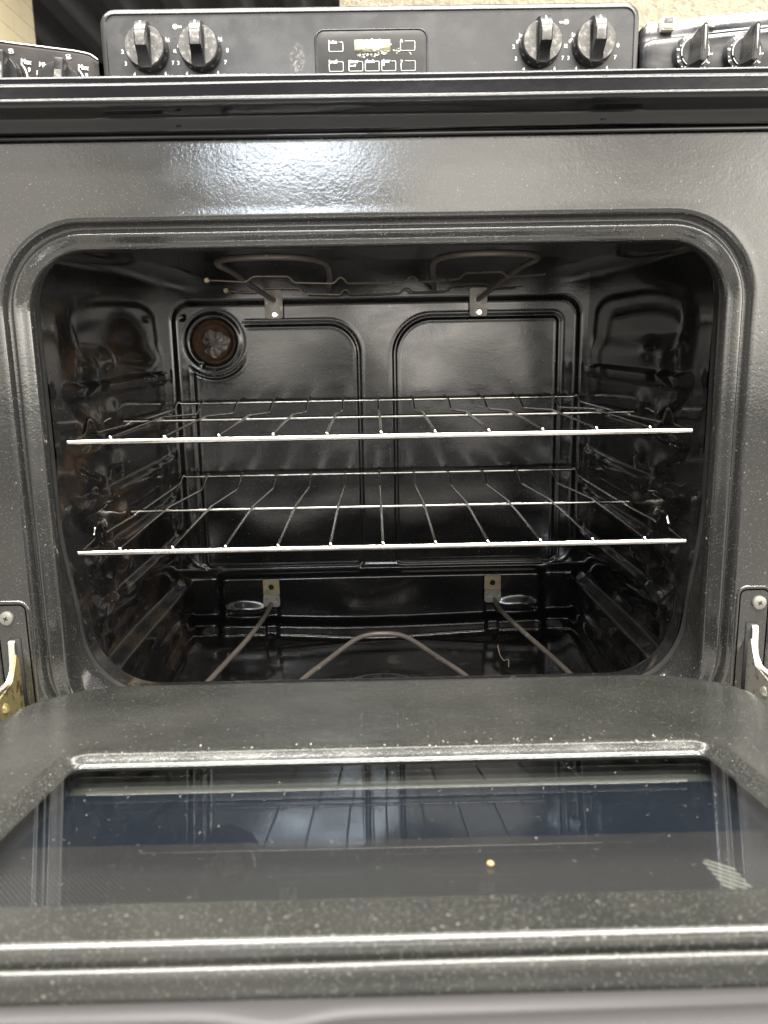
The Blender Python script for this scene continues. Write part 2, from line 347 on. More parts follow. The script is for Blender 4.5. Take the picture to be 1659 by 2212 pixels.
# dark corrugated ceiling deck
n = 420; xs = np.linspace(-16, 1.5, n); zz = 4.2+.07*np.clip(np.sin(xs*2*math.pi/.75)*2.2, -1, 1)
P = np.zeros((2, n, 3)); P[0, :, 0] = P[1, :, 0] = xs; P[0, :, 1] = 2.9; P[1, :, 1] = 30; P[:, :, 2] = zz
ck = grid(P); o = link('ceiling', ck, M_deck, None, False); tag(o, kind='structure')
bm = bmesh.new(); add_box(bm, (-16, 29, FLOOR), (1.5, 29.2, 4.1)); tag(link('far_wall', bm_mesh(bm), M_deck, None, False), 'dark far wall at the end of the store below the ribbed ceiling', 'wall')

# ------------------------------------------------------------------ main range
R_ = empty('electric_range', (0, .25, FLOOR)); tag(R_, 'black electric range in the centre with its oven door hanging open', 'range')
NC, NS, NTT = 12, 40, 40
def loop(x0, x1, z0, z1, r, y):
    return [(px, y, pz) for px, pz in rrect(x0, x1, z0, z1, r, NC, NS, NTT)]
def rim(d, y, r=.052, rb=None):
    t = float(ss(-.0205, .0085, y)) if y < .009 else 1.; rb = (.058+.014*t) if rb is None else rb
    h_ = .309+.009*t
    pts = loop(-h_-d, h_+d, (-.374-d*.6)*(1-t)+(-.357-d*.6)*t, .0765+d+.006*t, (max(rb+d*.8, .004), max(r+d, .004)), y)
    return [(a*(1-.038*t*float(ss(-.17, -.30, c))), b_, c) for a, b_, c in pts]
L = [loop(-.3805, .3805, -.455, .166, (.003, .003), .02), loop(-.3805, .3805, -.455, .166, (.003, .003), -.0285), loop(-.3797, .3797, -.4542, .1652, (.004, .004), -.0298), loop(-.3785, .3785, -.453, .164, (.004, .004), -.030), loop(-.376, .376, -.4505, .1615, (.005, .005), -.030), loop(-.370, .370, -.4445, .1555, (.006, .012), -.030)]
for d, y in [(.036, -.030), (.0285, -.030), (.0255, -.0303), (.0235, -.0285), (.0215, -.0245), (.0190, -.0225), (.0165, -.0238), (.0152, -.0285), (.0140, -.0305), (.0125, -.0308), (.0105, -.0300),
             (.0075, -.0282), (.0050, -.0270), (.0035, -.0268), (.0022, -.0262), (.0008, -.0240), (-.0004, -.0205), (-.0008, -.014), (-.0008, -.008), (-.0008, -.002), (-.0007, .004), (-.0006, .0085), (.0004, .0100)]:
    L.append(rim(d, y))
fr = link('front_frame', grid(np.array(L), close_v=True), M_frame, R_)
tag(fr, 'speckled dark grey enamel front frame with ridges round the oven opening')
# seam gasket between frame and liner
L = [rim(.0004, .0095, rb=.072), rim(.0045, .0105, rb=.072), rim(.0045, .0190, rb=.072), rim(.0005, .0205, rb=.072)]
link('liner_seam', grid(np.array(L), close_v=True), M_hole, R_)
# cavity liner -----------------------------------------------------
def build_cavity():
    ys = np.concatenate([np.linspace(.0200, .06, 20), np.linspace(.063, .472, 136)])
    rows = []
    for y in ys:
        k = float(ss(.042, .085, y)); kt = float(ss(.021, .040, y))
        hw = .3185-.0095*float(ss(.05, .40, y)); bot = -.357-(.101)*k; top = .0825+.024*kt; tp = .038*(1-float(ss(.04, .12, y)))
        rb = .072-.024*k; rtp = .052-.020*kt
        pts = rrect(-hw, hw, bot, top, (rb, rtp), 10, 60, 230)
        rows.append([(a*(1-tp*float(ss(-.17, -.30, b_))), y, b_) for a, b_ in pts])
    P = np.array(rows)
    X, Y, Z = P[..., 0], P[..., 1], P[..., 2]
    onside = ss(.285, .303, np.abs(X))
    inn = ss(.050, .075, Y)*(1-ss(.425, .45, Y))
    d = np.zeros_like(X)
    for zc in (-.052, -.112, -.172, -.2325, -.2925):
        lip = ss(zc-.010, zc-.005, Z)*(1-ss(zc+.004, zc+.0085, Z))
        # guide ledge running front to back with a stop notch near the front
        d += .0075*lip*inn*(1-.85*G(Y-.150, .010))
        d += .0055*G(Y-.125, .018)*G(Z-zc-.018, .012) + .0035*G(Y-.19, .02)*G(Z-zc-.03, .010)
        d += .0040*G(Y-.026, .0050)*G(Z-zc-.004, .0055)      # little stop dimple by the seam
        d += .0020*lip*G(Y-.34, .05)*np.sin(Y*120)
    # large shallow embossed column near the front with a wavy edge
    edge = .105+.028*np.sin((Z+.052)*2*math.pi/.0602)
    colm = ss(-.345, -.31, Z)*(1-ss(-.03, .0, Z))
    d += .0045*ss(edge-.012, edge+.012, Y)*colm*(1-ss(.40, .44, Y))
    d += .0065*np.exp(-((Y-.082)/.018)**2-((Z+.018)/.030)**2)     # tall dimple above
    d += .0015*np.sin(Y*17+1.0)*np.sin(Z*23+X*9)
    # step of the bottom pan
    d += .015*(1-ss(-.368, -.355, Z))*ss(.07, .10, Y)
    d += .004*G(Z+.405, .010)*ss(.08, .10, Y)
    d *= onside
    X -= np.sign(X)*d*1.12
    # floor: shallow round emboss and ripple
    fl = 1-ss(-.452, -.445, Z)
    rr = np.hypot(X, Y-.215)
    Z += fl*(.005*(1-ss(.070, .078, rr)) - .0015*G(rr-.082, .006)) + fl*.0012*np.sin(X*11+1)*np.sin(Y*19)
    return P
cv = link('oven_cavity', grid(build_cavity(), close_v=True), M_cav, R_); tag(cv, 'glossy black enamel oven interior with embossed rack guides and brown stains')
# back wall -------------------------------------------------------------
nx, nz = 300, 290
xs = np.linspace(-.312, .312, nx); zs = np.linspace(-.468, .112, nz)
X, Z = np.meshgrid(xs, zs)
Yb = np.full_like(X, .4625)
big = sdf(X, Z, 0, -.150, .2945, .198, .024)
Yb -= .008*ss(-.002, .006, big)*ss(-.34, -.30, Z)
Yb -= .0015*G(big-.001, .002)
dl = sdf(X, Z, -.150, -.1655, .1230, .1845, .045)
dl = np.where(Z < -.20, sdf(X, Z, -.150, -.1655, .1230, .1845, .010), dl)
rl = np.hypot(X+.240, Z+.005)
out = np.minimum(dl, 1e9)
lampzone = 1-ss(.045, .056, rl)
def groove(d): return .0026*G(d, .0021)-.0006*G(np.abs(d)-.0046, .0017)
g1 = groove(dl)*(ss(.050, .060, rl)); Yb += g1
Yb += groove(rl-.052)*.7*(1-ss(-.010, .004, dl-.004))*ss(-.3, 0, X*0)*np.where(X < -.2, 1, .6)*(1-ss(-.205, -.19, X))
dr = sdf(X, Z, .1475, -.1610, .1215, .1860, .010); dr2 = sdf(X, Z, .1475, -.1610, .1215, .1860, .055)
dr = np.where((X < .12) & (Z > -.15), dr2, dr); Yb += groove(dr)
Yb += .016*(1-ss(.0290, .0335, rl)) - .0016*G(rl-.0375, .0025)+.0008*G(rl-.044, .002)
Yb += .0035*(1-ss(.0025, .004, np.hypot(X+.283, Z-.030))) + .003*(1-ss(.0022, .0035, np.hypot(X+.258, Z+.038)))
Yb += .0011*np.sin(X*14+.6)*np.sin(Z*12+.5)+.0006*np.sin(X*31)*np.sin(Z*27+1)
hx = 1-ss(.235, .262, np.abs(X))
Yb -= .018*(1-ss(-.3635, -.3545, Z+.004*(1-hx)))*ss(.0, 1, hx)+.010*(1-ss(-.366, -.350, Z))*(1-hx)
Yb -= .020*(1-ss(-.436, -.424, Z+.003*np.cos(X*12)))
Yb -= .024*(1-ss(-.470, -.448, Z+.004*np.cos(X*16)))
for sx in (-1, 1):
    tx = (X*sx-.214)/np.where(X*sx > .214, .026, .036); Yb -= .0065*np.exp(-(tx**2+((Z+.414+.10*(.214-X*sx)*0)/.012)**2)**1.4)
    Yb += .005*(ss(.158, .162, X*sx)*(1-ss(.176, .180, X*sx)))*(1-ss(-.372, -.366, Z))*ss(-.452, -.446, Z)
P = np.stack([X, Yb, Z], -1)
bw = link('back_wall', grid(P), M_back, R_); tag(bw, 'black pressed steel oven back with two rounded panels')
# lamp socket --------------------------------------------------------------
sk = lathe('lamp_socket', [(.0325, 0), (.0315, -.0035), (.029, -.004), (.0255, .003), (.023, .006), (.020, .005), (.0001, .005)], (-.240, .470, -.005), (0, 1, 0), M_rust, R_, 48, 1.2)
tag(sk, 'rusty round socket hole in the upper left of the oven back')
n1, n2 = 16, 40; P = np.zeros((n1, n2, 3))
for i in range(n1):
    for j in range(n2):
        r = .0190*(i/(n1-1)); a = 2*math.pi*j/n2; r2 = r*(1+.12*math.sin(3*a+1)+.08*math.sin(7*a))
        P[i, j] = (-.238+r2*math.cos(a), .468-.010*(1-(i/(n1-1))**2)+.0028*math.sin(9*a+i)*math.sin(i*1.3), -.007+r2*math.sin(a))
link('crumpled_core', grid(P, close_v=True, flip=True), M_scorch, sk)
# heating elements ----------------------------------------------------------
def hexscrew(name, cen, r, mat, parent, axis=(0, -1, 0)):
    o = lathe(name, [(.0001, .0012), (r*.38, .0012), (r*.42, .0030), (r*.72, .0030), (r*.78, .0012), (r, .0010), (r, -.001)], cen, axis, mat, parent, 6 if False else 24); return o
def plate(name, cx, cz, hx, hz, y, t, r, mat, parent):
    pts = rrect(cx-hx, cx+hx, cz-hz, cz+hz, r, 4, 1, 1); n = len(pts)
    V = [(a, y, b_) for a, b_ in pts]+[(a, y-t+.0004, b_) for a, b_ in pts]+[(cx+(a-cx)*.97, y-t, cz+(b_-cz)*.98) for a, b_ in pts]
    Fc = [(i, (i+1) % n, n+(i+1) % n, n+i) for i in range(n)]+[(n+i, n+(i+1) % n, 2*n+(i+1) % n, 2*n+i) for i in range(n)]+[tuple(range(2*n, 3*n)), tuple(range(n))[::-1]]
    me = mesh(V, Fc); bm = bmesh.new(); bm.from_mesh(me); return link(name, sharp(bm_mesh(bm), .5), mat, parent)
br = tube('broil_element', smooth_path([(-.1475, .455, .052), (-.160, .40, .062), (-.180, .30, .080), (-.187, .235, .085), (-.170, .180, .086), (-.127, .158, .086), (-.085, .175, .086), (-.062, .234, .085), (-.060, .33, .078), (-.066, .42, .066), (-.066, .462, .060)]
     , 8), .0036, M_elem, R_, 12)
tag(br, 'dark looped upper heating element under the oven roof')
o2 = tube('element_arm', smooth_path([(.1480, .455, .048), (.160, .40, .060), (.181, .30, .080), (.190, .235, .085), (.172, .180, .086), (.122, .158, .086), (.085, .178, .086), (.070, .234, .085), (.074, .33, .078), (.082, .42, .066), (.084, .462, .060)], 8), .0036, M_elem, br, 12)
for sx, zc in ((-.1482, .0465), (.1484, .0450)):
    b_ = plate('element_bracket', sx, zc, .0130, .0205, .4545, .0016, .004, M_brk, br)
    o = hexscrew('bracket_screw', (sx+.001, .4525, zc-.0145), .0048, M_chrome, br)
be = tube('bake_element', smooth_path([(-.170, .441, -.4015), (-.176, .40, -.409), (-.192, .33, -.418), (-.212, .245, -.4225), (-.230, .15, -.423), (-.236, .09, -.423), (-.215, .062, -.423), (-.17, .058, -.423), (-.145, .08, -.423), (-.120, .14, -.423), (-.101, .20, -.423),
     (-.070, .265, -.422), (-.040, .322, -.420), (-.020, .340, -.419), (-.003, .344, -.419), (.018, .340, -.419), (.038, .322, -.420), (.070, .262, -.422), (.101, .20, -.423), (.120, .14, -.423), (.145, .08, -.423), (.17, .058, -.423), (.215, .062, -.423),
     (.243, .09, -.423), (.242, .15, -.423), (.225, .245, -.4225), (.202, .33, -.418), (.180, .40, -.409), (.1725, .441, -.4010)], 6), .0035, M_elem, R_, 12)
tag(be, 'brownish lower heating element bent round the oven floor')
for sx in (-.1695, .1712):
    bt = plate('element_bracket', sx, -.3760, .0128, .0125, .4415, .0014, .0022, M_brass, be)
    plate('bracket_tongue', sx, -.3965, .0128, .0100, .4390, .0014, .0045, M_brk, be)
    lathe('bracket_hole', [(.0001, 0), (.0028, 0), (.0036, .0006), (.0042, 0), (.0042, -.001)], (sx, .4396, -.3755), (0, -1, 0), M_hole, be, 20)
    for q in (-.0078, .0078): lathe('rivet', [(.0001, .0006), (.0014, .0005), (.0018, 0)], (sx+q, .4374, -.3930), (0, -1, 0), M_screw, be, 12)
# two thin kinked support wires below the roof
def c6(x, y, Yp):    # measured outline of the wires, as metres on the plane they hang in
    return ((411.4+.5125*x), (521.1+.5125*y), Yp)
upper = [(-.206, .0705), (-.190, .0690), (-.1555, .0680), (-.1490, .0685), (-.1385, .0775), (-.0745, .0780), (-.0670, .0690), (.0020, .0685), (.0110, .0690), (.0205, .0790), (.0310, .0690)]
SW = {.27: [(70, 165), (100, 165), (235, 172), (262, 148), (415, 148), (435, 175), (605, 178), (622, 157), (635, 152), (648, 160), (660, 178), (908, 175), (922, 153), (935, 150), (948, 153), (958, 173), (1135, 160), (1155, 135), (1315, 128), (1335, 150), (1495, 140)],
      .42: [(150, 208), (210, 215), (300, 215), (315, 198), (460, 200), (480, 222), (632, 225), (642, 208), (652, 205), (662, 208), (672, 225), (888, 218), (900, 201), (910, 198), (922, 201), (935, 215), (1090, 210), (1105, 188), (1250, 178), (1270, 200), (1400, 190)]}
for Yp, kx, zb in ((.27, .000310, .0700), (.42, .000355, .0690)):
    pts = []
    for (a, b_) in SW[Yp]:
        depth = (Yp+.7903)/1.0; px = 411.4+.5125*a; py = 521.1+.5125*b_
        d = fw+rt*((px-829.5)/1800)-up*((py-1106)/1800); t = (Yp+.7903)/d.y
        pts.append((round(-.0062+d.x*t, 4), Yp, round(d.z*t, 4)))
    w = tube('support_wire', round_path(pts, .004, 3), .0011, M_wire, R_, 6)
    lathe('wire_clip', [(.0001, .004), (.003, .004), (.0035, .002), (.003, -.004), (.0001, -.004)], pts[0], (0, 1, 0), M_brass, w, 10)
# ------------------------------------------------------------------ cooktop, trim and backguard
def crisp(corners):
    """corners: (y, z, radius) -> profile with tight fillets and supporting points"""
    out = [corners[0][:2]]
    for (a, b_, c) in zip(corners, corners[1:], corners[2:]):
        A_, B_, C_ = Vector(a[:2]), Vector(b_[:2]), Vector(c[:2]); r_ = b_[2]
        d1, d2 = (A_-B_), (C_-B_); k = min(r_, d1.length*.42, d2.length*.42); p, q = B_+d1.normalized()*k, B_+d2.normalized()*k
        out.append(tuple(B_+d1.normalized()*k*1.3))
        for t in (0, .2, .4, .6, .8, 1): out.append(tuple((1-t)**2*p+2*t*(1-t)*B_+t*t*q))
        out.append(tuple(B_+d2.normalized()*k*1.3))
    out.append(corners[-1][:2]); return out
prof = crisp([(.47, .2045, 0), (-.035, .2045, .004), (-.050, .2080, .003), (-.0590, .2080, .0022), (-.0595, .2018, .0010), (-.0632, .2010, .0024), (-.0640, .1895, .0012), (-.0664, .1884, .0024), (-.0655, .1838, .0020), (-.0590, .1824, .0030), (-.0440, .1800, .002), (-.0412, .1700, .0010), (-.030, .1690, .001), (.02, .1690, 0)])
xs = [-.3810, -.3808, -.378, -.374]+list(np.linspace(-.36, .36, 60))+[.374, .378, .3808, .3810]
P = np.zeros((len(prof), len(xs), 3))
for i, (a, b_) in enumerate(prof):
    for j, x_ in enumerate(xs):
        e_ = max(0, (abs(x_)-.370)/.011); back = .012*e_**3 if a < 0 else 0
        P[i, j] = (x_, a+back+.0004*math.sin(x_*23)*(a < 0), b_+.0003*math.sin(x_*9+i*.2)*(a < 0))
ct = link('cooktop', grid(P), M_trim, R_); tag(ct, 'glossy black cooktop with rolled front edge')
for sx in (-1, 1): box('cooktop_skirt', (sx*.3795-.001, -.02, .1695), (sx*.3795+.001, .52, .2040), M_trim, R_)
for cx_, cy_, r_ in ((-.19, .12, .10), (.19, .12, .08), (-.19, .36, .08), (.19, .36, .10)):
    lathe('burner_ring', [(r_, .2048), (r_, .2056), (r_-.003, .2056), (r_-.003, .2048)], (cx_, cy_, 0), (0, 0, 1), M_elem, ct, 40)
box('front_lip', (-.378, -.0345, .1655), (.378, -.0305, .1688), M_trim, R_, .001)
box('vent_screw', (.1885, -.0432, .1728), (.1925, -.0412, .1742), M_hole, R_); box('vent_screw', (-.166, -.0432, .1728), (-.162, -.0412, .1742), M_hole, R_)
# body
for sx in (-1, 1): box('side_panel', (sx*.379-.001, -.025, FLOOR+.02), (sx*.379+.001, .52, .1690), M_body, R_)
box('rear_panel', (-.377, .521, FLOOR+.02), (.377, .524, .1690), M_body, R_)
box('storage_drawer', (-.377, -.055, FLOOR+.06), (.377, -.020, -.470), M_trim, R_, .004)
# backguard
bgp = empty('backguard_holder'); bpy.data.objects.remove(bgp)
def slab(name, x0, x1, z0, z1, r, yf, depth, mat, parent, edge=.004, lip=0):
    """upright rounded slab with rolled front edge"""
    Ls = []
    for d, y in [(0, yf+depth), (0, yf+edge*1.5), (-.3*edge, yf+edge*.5), (-edge, yf+.05*edge), (-edge*1.6, yf)]:
        Ls.append([(a, y, b_) for a, b_ in rrect(x0-d if d < 0 else x0, x1+d, z0-d, z1+d, (max(.002, .003+d*0), max(r+d, .002)), 10, 40, 12)])
    # flat centre
    if lip:
        Ls.append([(a, yf, b_) for a, b_ in rrect(x0+lip, x1-lip, z0+lip, z1-lip, (.002, max(r-lip, .002)), 10, 40, 12)])
        Ls.append([(a, yf+.0022, b_) for a, b_ in rrect(x0+lip+.0016, x1-lip-.0016, z0+lip, z1-lip-.0016, (.002, max(r-lip-.0016, .002)), 10, 40, 12)])
    me = grid(np.array(Ls), close_v=True); bm = bmesh.new(); bm.from_mesh(me); bm.verts.ensure_lookup_table()
    n = len(Ls[0]); k = (len(Ls)-1)*n; bm.faces.new([bm.verts[k+i] for i in range(n)])
    return link(name, sharp(bm_mesh(bm), .55), mat, parent)
bgd = slab('backguard', -.3815, .3815, .2060, .4545, .022, .5010, .075, M_panel, R_, .0050, .0075); tag(bgd, 'dusty black upright control panel with four knobs and a small display')
# display window frame and window
PF = .5030   # face of the panel
fr_ = []
for d, y in [(.0030, PF+.0006), (.0026, PF-.0010), (.0012, PF-.0016), (.0, PF-.0008), (-.0004, PF+.0045)]:
    fr_.append([(a, y, b_) for a, b_ in rrect(-.0772-d, .0782+d, .3450-d, .4215+d, (.004, .011+d), 8, 16, 10)])
wf = link('window_surround', grid(np.array(fr_), close_v=True), M_knob, bgd)
# the recessed window plate stands 1 mm proud of the panel so its print is readable
wd = plate('display_window', .0005, .3835, .0768, .0375, PF-.0001, .0007, .010, M_win, bgd)
WY = PF-.0012
box('display_screen', (-.0237, WY, .3938), (.0272, WY+.0003, .4094), M_lcd, bgd)
def outline(name, x0, z0, x1, z1, gap):
    """printed key outline, open at the top left where its word stands"""
    V, Fc = [], []
    pts = round_path([(x0, WY, z1-.0022), (x0, WY, z0), (x1, WY, z0), (x1, WY, z1), (x0+gap, WY, z1)], .0016, 3)
    tube_into(V, Fc, pts, .00040, 5); return link(name, mesh(V, Fc), M_white, bgd)
keys = [('bake', -.0598, .3947, -.0399, .4068, .0135), ('broil', -.060, .3688, -.0401, .3812, .0125), ('timer', -.0321, .3688, -.0123, .3812, .0140), ('clock', -.0088, .3686, .0110, .3812, .0140),
        ('clear', .0146, .3686, .0346, .3812, .0130), ('^', .0418, .3947, .0621, .4070, .0060), ('v', .0423, .3685, .0625, .3812, .0055)]
items = []
for s_t, x0, z0, x1, z1, gp in keys:
    ko = outline('key_outline', x0, z0, x1, z1, gp)
    if s_t == '^': items.append((s_t, x0-.0008, z1-.0012, .0090, 'LEFT', 0, WY))
    else: items.append((s_t, x0-.0004, z1+.0002, .0064, 'LEFT', 0, WY))
items += [('on-off', -.0325, .3760, .0042, 'LEFT', 0, WY), ('off', .0142, .3765, .0042, 'LEFT', 0, WY)]
text('lettering', items, M_white, bgd)
# flaked film over the display
bm = bmesh.new()
def flake(cx, cz, r):
    n = random.randint(6, 9); vs = []
    for i in range(n):
        a = 2*math.pi*i/n; q = r*random.uniform(.5, 1.2); vs.append(bm.verts.new((cx+q*1.5*math.cos(a), WY-.00025+random.uniform(-5e-5, 5e-5), cz+q*.75*math.sin(a))))
    bm.faces.new(vs)
for i in range(70): flake(random.gauss(.006, .009), random.gauss(.4035, .0030), random.uniform(.0006, .0022))
for i in range(34): flake(random.uniform(-.020, .012), random.gauss(.3893, .0012), random.uniform(.0004, .0013))
for i in range(16): flake(random.gauss(.018, .003), random.gauss(.3925, .0014), random.uniform(.0004, .0014))
for i in range(10): flake(random.gauss(.037, .003), random.gauss(.3950, .001), random.uniform(.0004, .0012))
for i in range(5): flake(random.gauss(.0555, .001), random.gauss(.3915, .001), random.uniform(.0004, .001))
link('worn_film', bm_mesh(bm), M_flake, bgd, False)
# knobs
def stove_knob(cx, cz, lean):
    kb = lathe('knob', [(.0292, 0), (.0292, -.0035), (.0286, -.006), (.0280, -.0220), (.0272, -.0236), (.0258, -.0240), (.0001, -.0240)], (cx, PF+.0002, cz), (0, 1, 0), M_knob, bgd, 56, .5)
    tag(kb, 'worn black knob with a raised grip bar and white pointer mark')
    # the two worn half-moon faces either side of the grip
    for sx in (-1, 1):
        c0, rr = .0100, .0266; a0 = math.acos(c0/rr); n = 18
        pts = [(sx*rr*math.cos(-a0+2*a0*i/n), rr*math.sin(-a0+2*a0*i/n)) for i in range(n+1)]
        V = [(cx+a, PF-.0240, cz+b_) for a, b_ in pts]+[(cx+a*.985+sx*.0002, PF-.0262, cz+b_*.985) for a, b_ in pts]; m_ = n+1
        Fc = [(i, (i+1) % m_, m_+(i+1) % m_, m_+i) for i in range(m_)]+[tuple(range(m_, 2*m_))]
        bm = bmesh.new(); bm.from_mesh(mesh(V, Fc)); link('knob_face', sharp(bm_mesh(bm), .5), M_kface, kb)
    # grip bar: side profile (y,z) swept across its width
    gp = [(-.022, -.0275), (-.0410, -.0062), (-.0432, -.0050), (-.0440, -.0030), (-.0436, .010), (-.0415, .019), (-.0370, .0265), (-.0300, .0300), (-.0240, .0308), (-.0150, .0305), (-.0150, -.0275)]
    V, Fc = [], []; n = len(gp); wds = [(-.0080, .9), (-.0072, 1.0), (.0072, 1.0), (.0080, .9)]
    for wx, sc in wds:
        for a, b_ in gp: V.append((cx+wx+lean*(abs(a)-.022)*.9+lean*b_*.08, PF+(a if abs(a) < .023 else a*(.985 if sc < 1 else 1)), cz+b_*(.98 if sc < 1 else 1)))
    for k in range(3):
        for i in range(n): Fc.append((k*n+i, k*n+(i+1) % n, (k+1)*n+(i+1) % n, (k+1)*n+i))
    Fc += [tuple(range(n)), tuple(range(3*n, 4*n))[::-1]]
    bm = bmesh.new(); bm.from_mesh(mesh(V, Fc)); gb = link('grip', sharp(bm_mesh(bm), .45), M_knob, kb)
    # worn patch on the grip's front
    V = []; pw = [(-.0434, -.0046), (-.0441, -.0028), (-.0438, .0095), (-.0432, .0125)]
    for a, b_ in pw: V += [(cx-.0062+lean*.016, PF+a-.0003, cz+b_), (cx+.0062+lean*.016, PF+a-.0003, cz+b_)]
    link('worn_grip_face', mesh(V, [(0, 1, 3, 2), (2, 3, 5, 4), (4, 5, 7, 6)]), M_kface, kb)
    box('pointer_mark', (cx-.0011+lean*.016, PF-.0390, cz+.0185), (cx+.0011+lean*.016, PF-.0375, cz+.0285), M_white, kb, .0004, Matrix.Rotation(math.radians(-38), 3, 'X'))
def dial(cx, cz, y=PF-.0003):
    r = .0368; it = []
    for s_t, a in (('2', 180), ('3', 205), ('4', 233), ('5', 270), ('6', 307), ('7', 335), ('8', 0)):
        it.append((s_t, cx+r*math.cos(math.radians(a)), cz+r*math.sin(math.radians(a)), .0072, 'CENTER', 0, y))
    it += [('lo', cx-.0265, cz+.0145, .0078, 'CENTER', 0, y), ('hi', cx+.0275, cz+.0145, .0078, 'CENTER', 0, y), ('sim', cx-.0310, cz+.0078, .0052, 'CENTER', math.radians(52), y), ('off', cx, cz+.0300, .0062, 'CENTER', 0, y)]
    text('dial_marking', it, M_white, bgd)
for cx, cz, ln in ((-.3148, .3985, .0), (-.2405, .3985, 0), (.2395, .3975, 0), (.3145, .3975, 0)):
    stove_knob(cx, cz, .10 if cx > 0 else -.02); dial(cx, cz)
for cx, cz, s_t, tx in ((-.2755, .4300, 'on', -.2690), (.2770, .4290, 'on', .2700)):
    lathe('indicator_light', [(.0001, .0014), (.0022, .0011), (.0030, .0002), (.0036, .0003), (.0038, -.001)], (cx, PF, cz), (0, -1, 0), M_flake, bgd, 20)
    text('lettering', [(s_t, tx, cz, .0055, 'CENTER', 0, PF-.0003)], M_white, bgd)
# ------------------------------------------------------------------ hinge pockets, screws, hinges
def cross_screw(cx, cz, y, r, parent):
    s1 = lathe('screw', [(.0001, .0032), (r*.80, .0032), (r*.95, .0027), (r, .0018), (r, -.001)], (cx, y, cz), (0, -1, 0), M_screw, parent, 32)
    bm = bmesh.new()
    for a in (.5, .5+math.pi/2): add_box(bm, (cx-r*.36, y-.0036, cz-r*.075), (cx+r*.36, y-.0030, cz+r*.075), rot=Matrix.Rotation(a, 3, 'Y'))
    link('screw_slot', bm_mesh(bm), M_hole, s1, False)
for sx in (-1, 1):
    x0, x1 = (.3385, .3720)
    L = []
    for d, y in [(.0012, -.0302), (.0004, -.0312), (-.0008, -.0312), (-.0022, -.0300), (-.0036, -.0300)]:
        pts = rrect(x0-d, x1+d, -.41-d, -.2415+d, (.004, .009+d), 8, 6, 20)
        L.append([((a if sx > 0 else -a), y, b_) for a, b_ in pts])
    link('hinge_pocket', grid(np.array(L), close_v=True), M_frame, R_)
    cross_screw(sx*.3595, -.2570, -.0305, .0066, R_)
    box('hinge_slot', (min(sx*.3490, sx*.3600), -.0312, -.37), (max(sx*.3490, sx*.3600), -.0304, -.2775), M_hole, R_)
    # hinge arm: a folded steel strip leaving the slot and running to the door
    xa = sx*.3565
    V = []; pth = round_path([(xa, -.0290, -.2790), (xa, -.0345, -.2800), (xa, -.0375, -.306), (xa+sx*.0006, -.045, -.3150), (xa+sx*.010, -.078, -.3215), (xa+sx*.022, -.12, -.3230)], .008, 6)
    V, Fc = [], []
    for p in pth: V += [p+Vector((-.0028, 0, 0)), p+Vector((.0028, 0, 0)), p+Vector((.0028, .0016, -.0012)), p+Vector((-.0028, .0016, -.0012))]
    n = len(pth)
    for i in range(n-1):
        for k in range(4): Fc.append((i*4+k, i*4+(k+1) % 4, (i+1)*4+(k+1) % 4, (i+1)*4+k))
    Fc += [(0, 1, 2, 3), tuple(n*4-4+k for k in range(4))]
    bm = bmesh.new(); bm.from_mesh(mesh(V, Fc)); ha = link('door_hinge', sharp(bm_mesh(bm), .5), M_hinge, R_)
    tag(ha, 'yellowed steel hinge arm beside the opening' if sx < 0 else 'bare steel hinge arm beside the opening')
    xb = sx*.3520
    cheek = [(-.030, -.300), (-.036, -.292), (-.040, -.300), (-.050, -.3140), (-.090, -.3200), (-.125, -.3330), (-.125, -.350), (-.030, -.358)]
    V = [(xb, a, b_) for a, b_ in cheek]+[(xb+sx*.0016, a, b_) for a, b_ in cheek]; n = len(cheek)
    Fc = [tuple(range(n)), tuple(range(n, 2*n))[::-1]]+[(i, (i+1) % n, n+(i+1) % n, n+i) for i in range(n)]
    bm = bmesh.new(); bm.from_mesh(mesh(V, Fc)); link('hinge_cheek', sharp(bm_mesh(bm), .3), M_zinc if sx < 0 else M_hinge, ha)
    lathe('hinge_pin', [(.0001, .0022), (.0030, .0020), (.0048, .0010), (.0052, -.002)], (xb-sx*.0002, -.072, -.3300), (-sx, -.6, .4), M_zinc if sx < 0 else M_hinge, ha, 20)
    if sx < 0:
        tube('hinge_spring_wire', smooth_path([(-.3535, -.048, -.3130), (-.3545, -.062, -.3215), (-.3600, -.088, -.3350), (-.367, -.12, -.348)], 6), .0014, M_zinc, ha, 8)
# ------------------------------------------------------------------ the open door
TD = .1696; Z0 = -.3231
ca, sa = math.cos(TD), math.sin(TD)
def DW(x, a, h):           # a = distance from the hinge plane towards the viewer, h = height above the glass
    return (x, -a*ca+h*sa, Z0+a*sa+h*ca)
dr_ = empty('oven_door', (0, -.05, -.33))     # becomes a part of the range below
bpy.data.objects.remove(dr_)
def door_outline(a0, a1, hw, rb, rf, nc=14, ns=40, nt=40):
    pts = rrect(-hw, hw, a0, a1, (rb, rf), nc, ns, nt)   # x, a
    return pts
A0, A1 = .0955, .5150     # door liner from back edge to near edge
HP = .0062
L = []
for d, h in [(-.010, -.040), (-.004, -.0400), (-.0015, -.016), (-.0005, -.0085), (.0, -.0035), (-.0002, .0030), (-.0006, .0044), (-.0014, .0054), (-.0026, HP-.0002), (-.0040, HP), (-.0110, HP)]:
    L.append([DW(px, pa, h) for px, pa in door_outline(A0-d, A1+min(d, .002)*1.0, 
 .2975+d*.9, .076+d*.5, .010+max(d, -.006))])
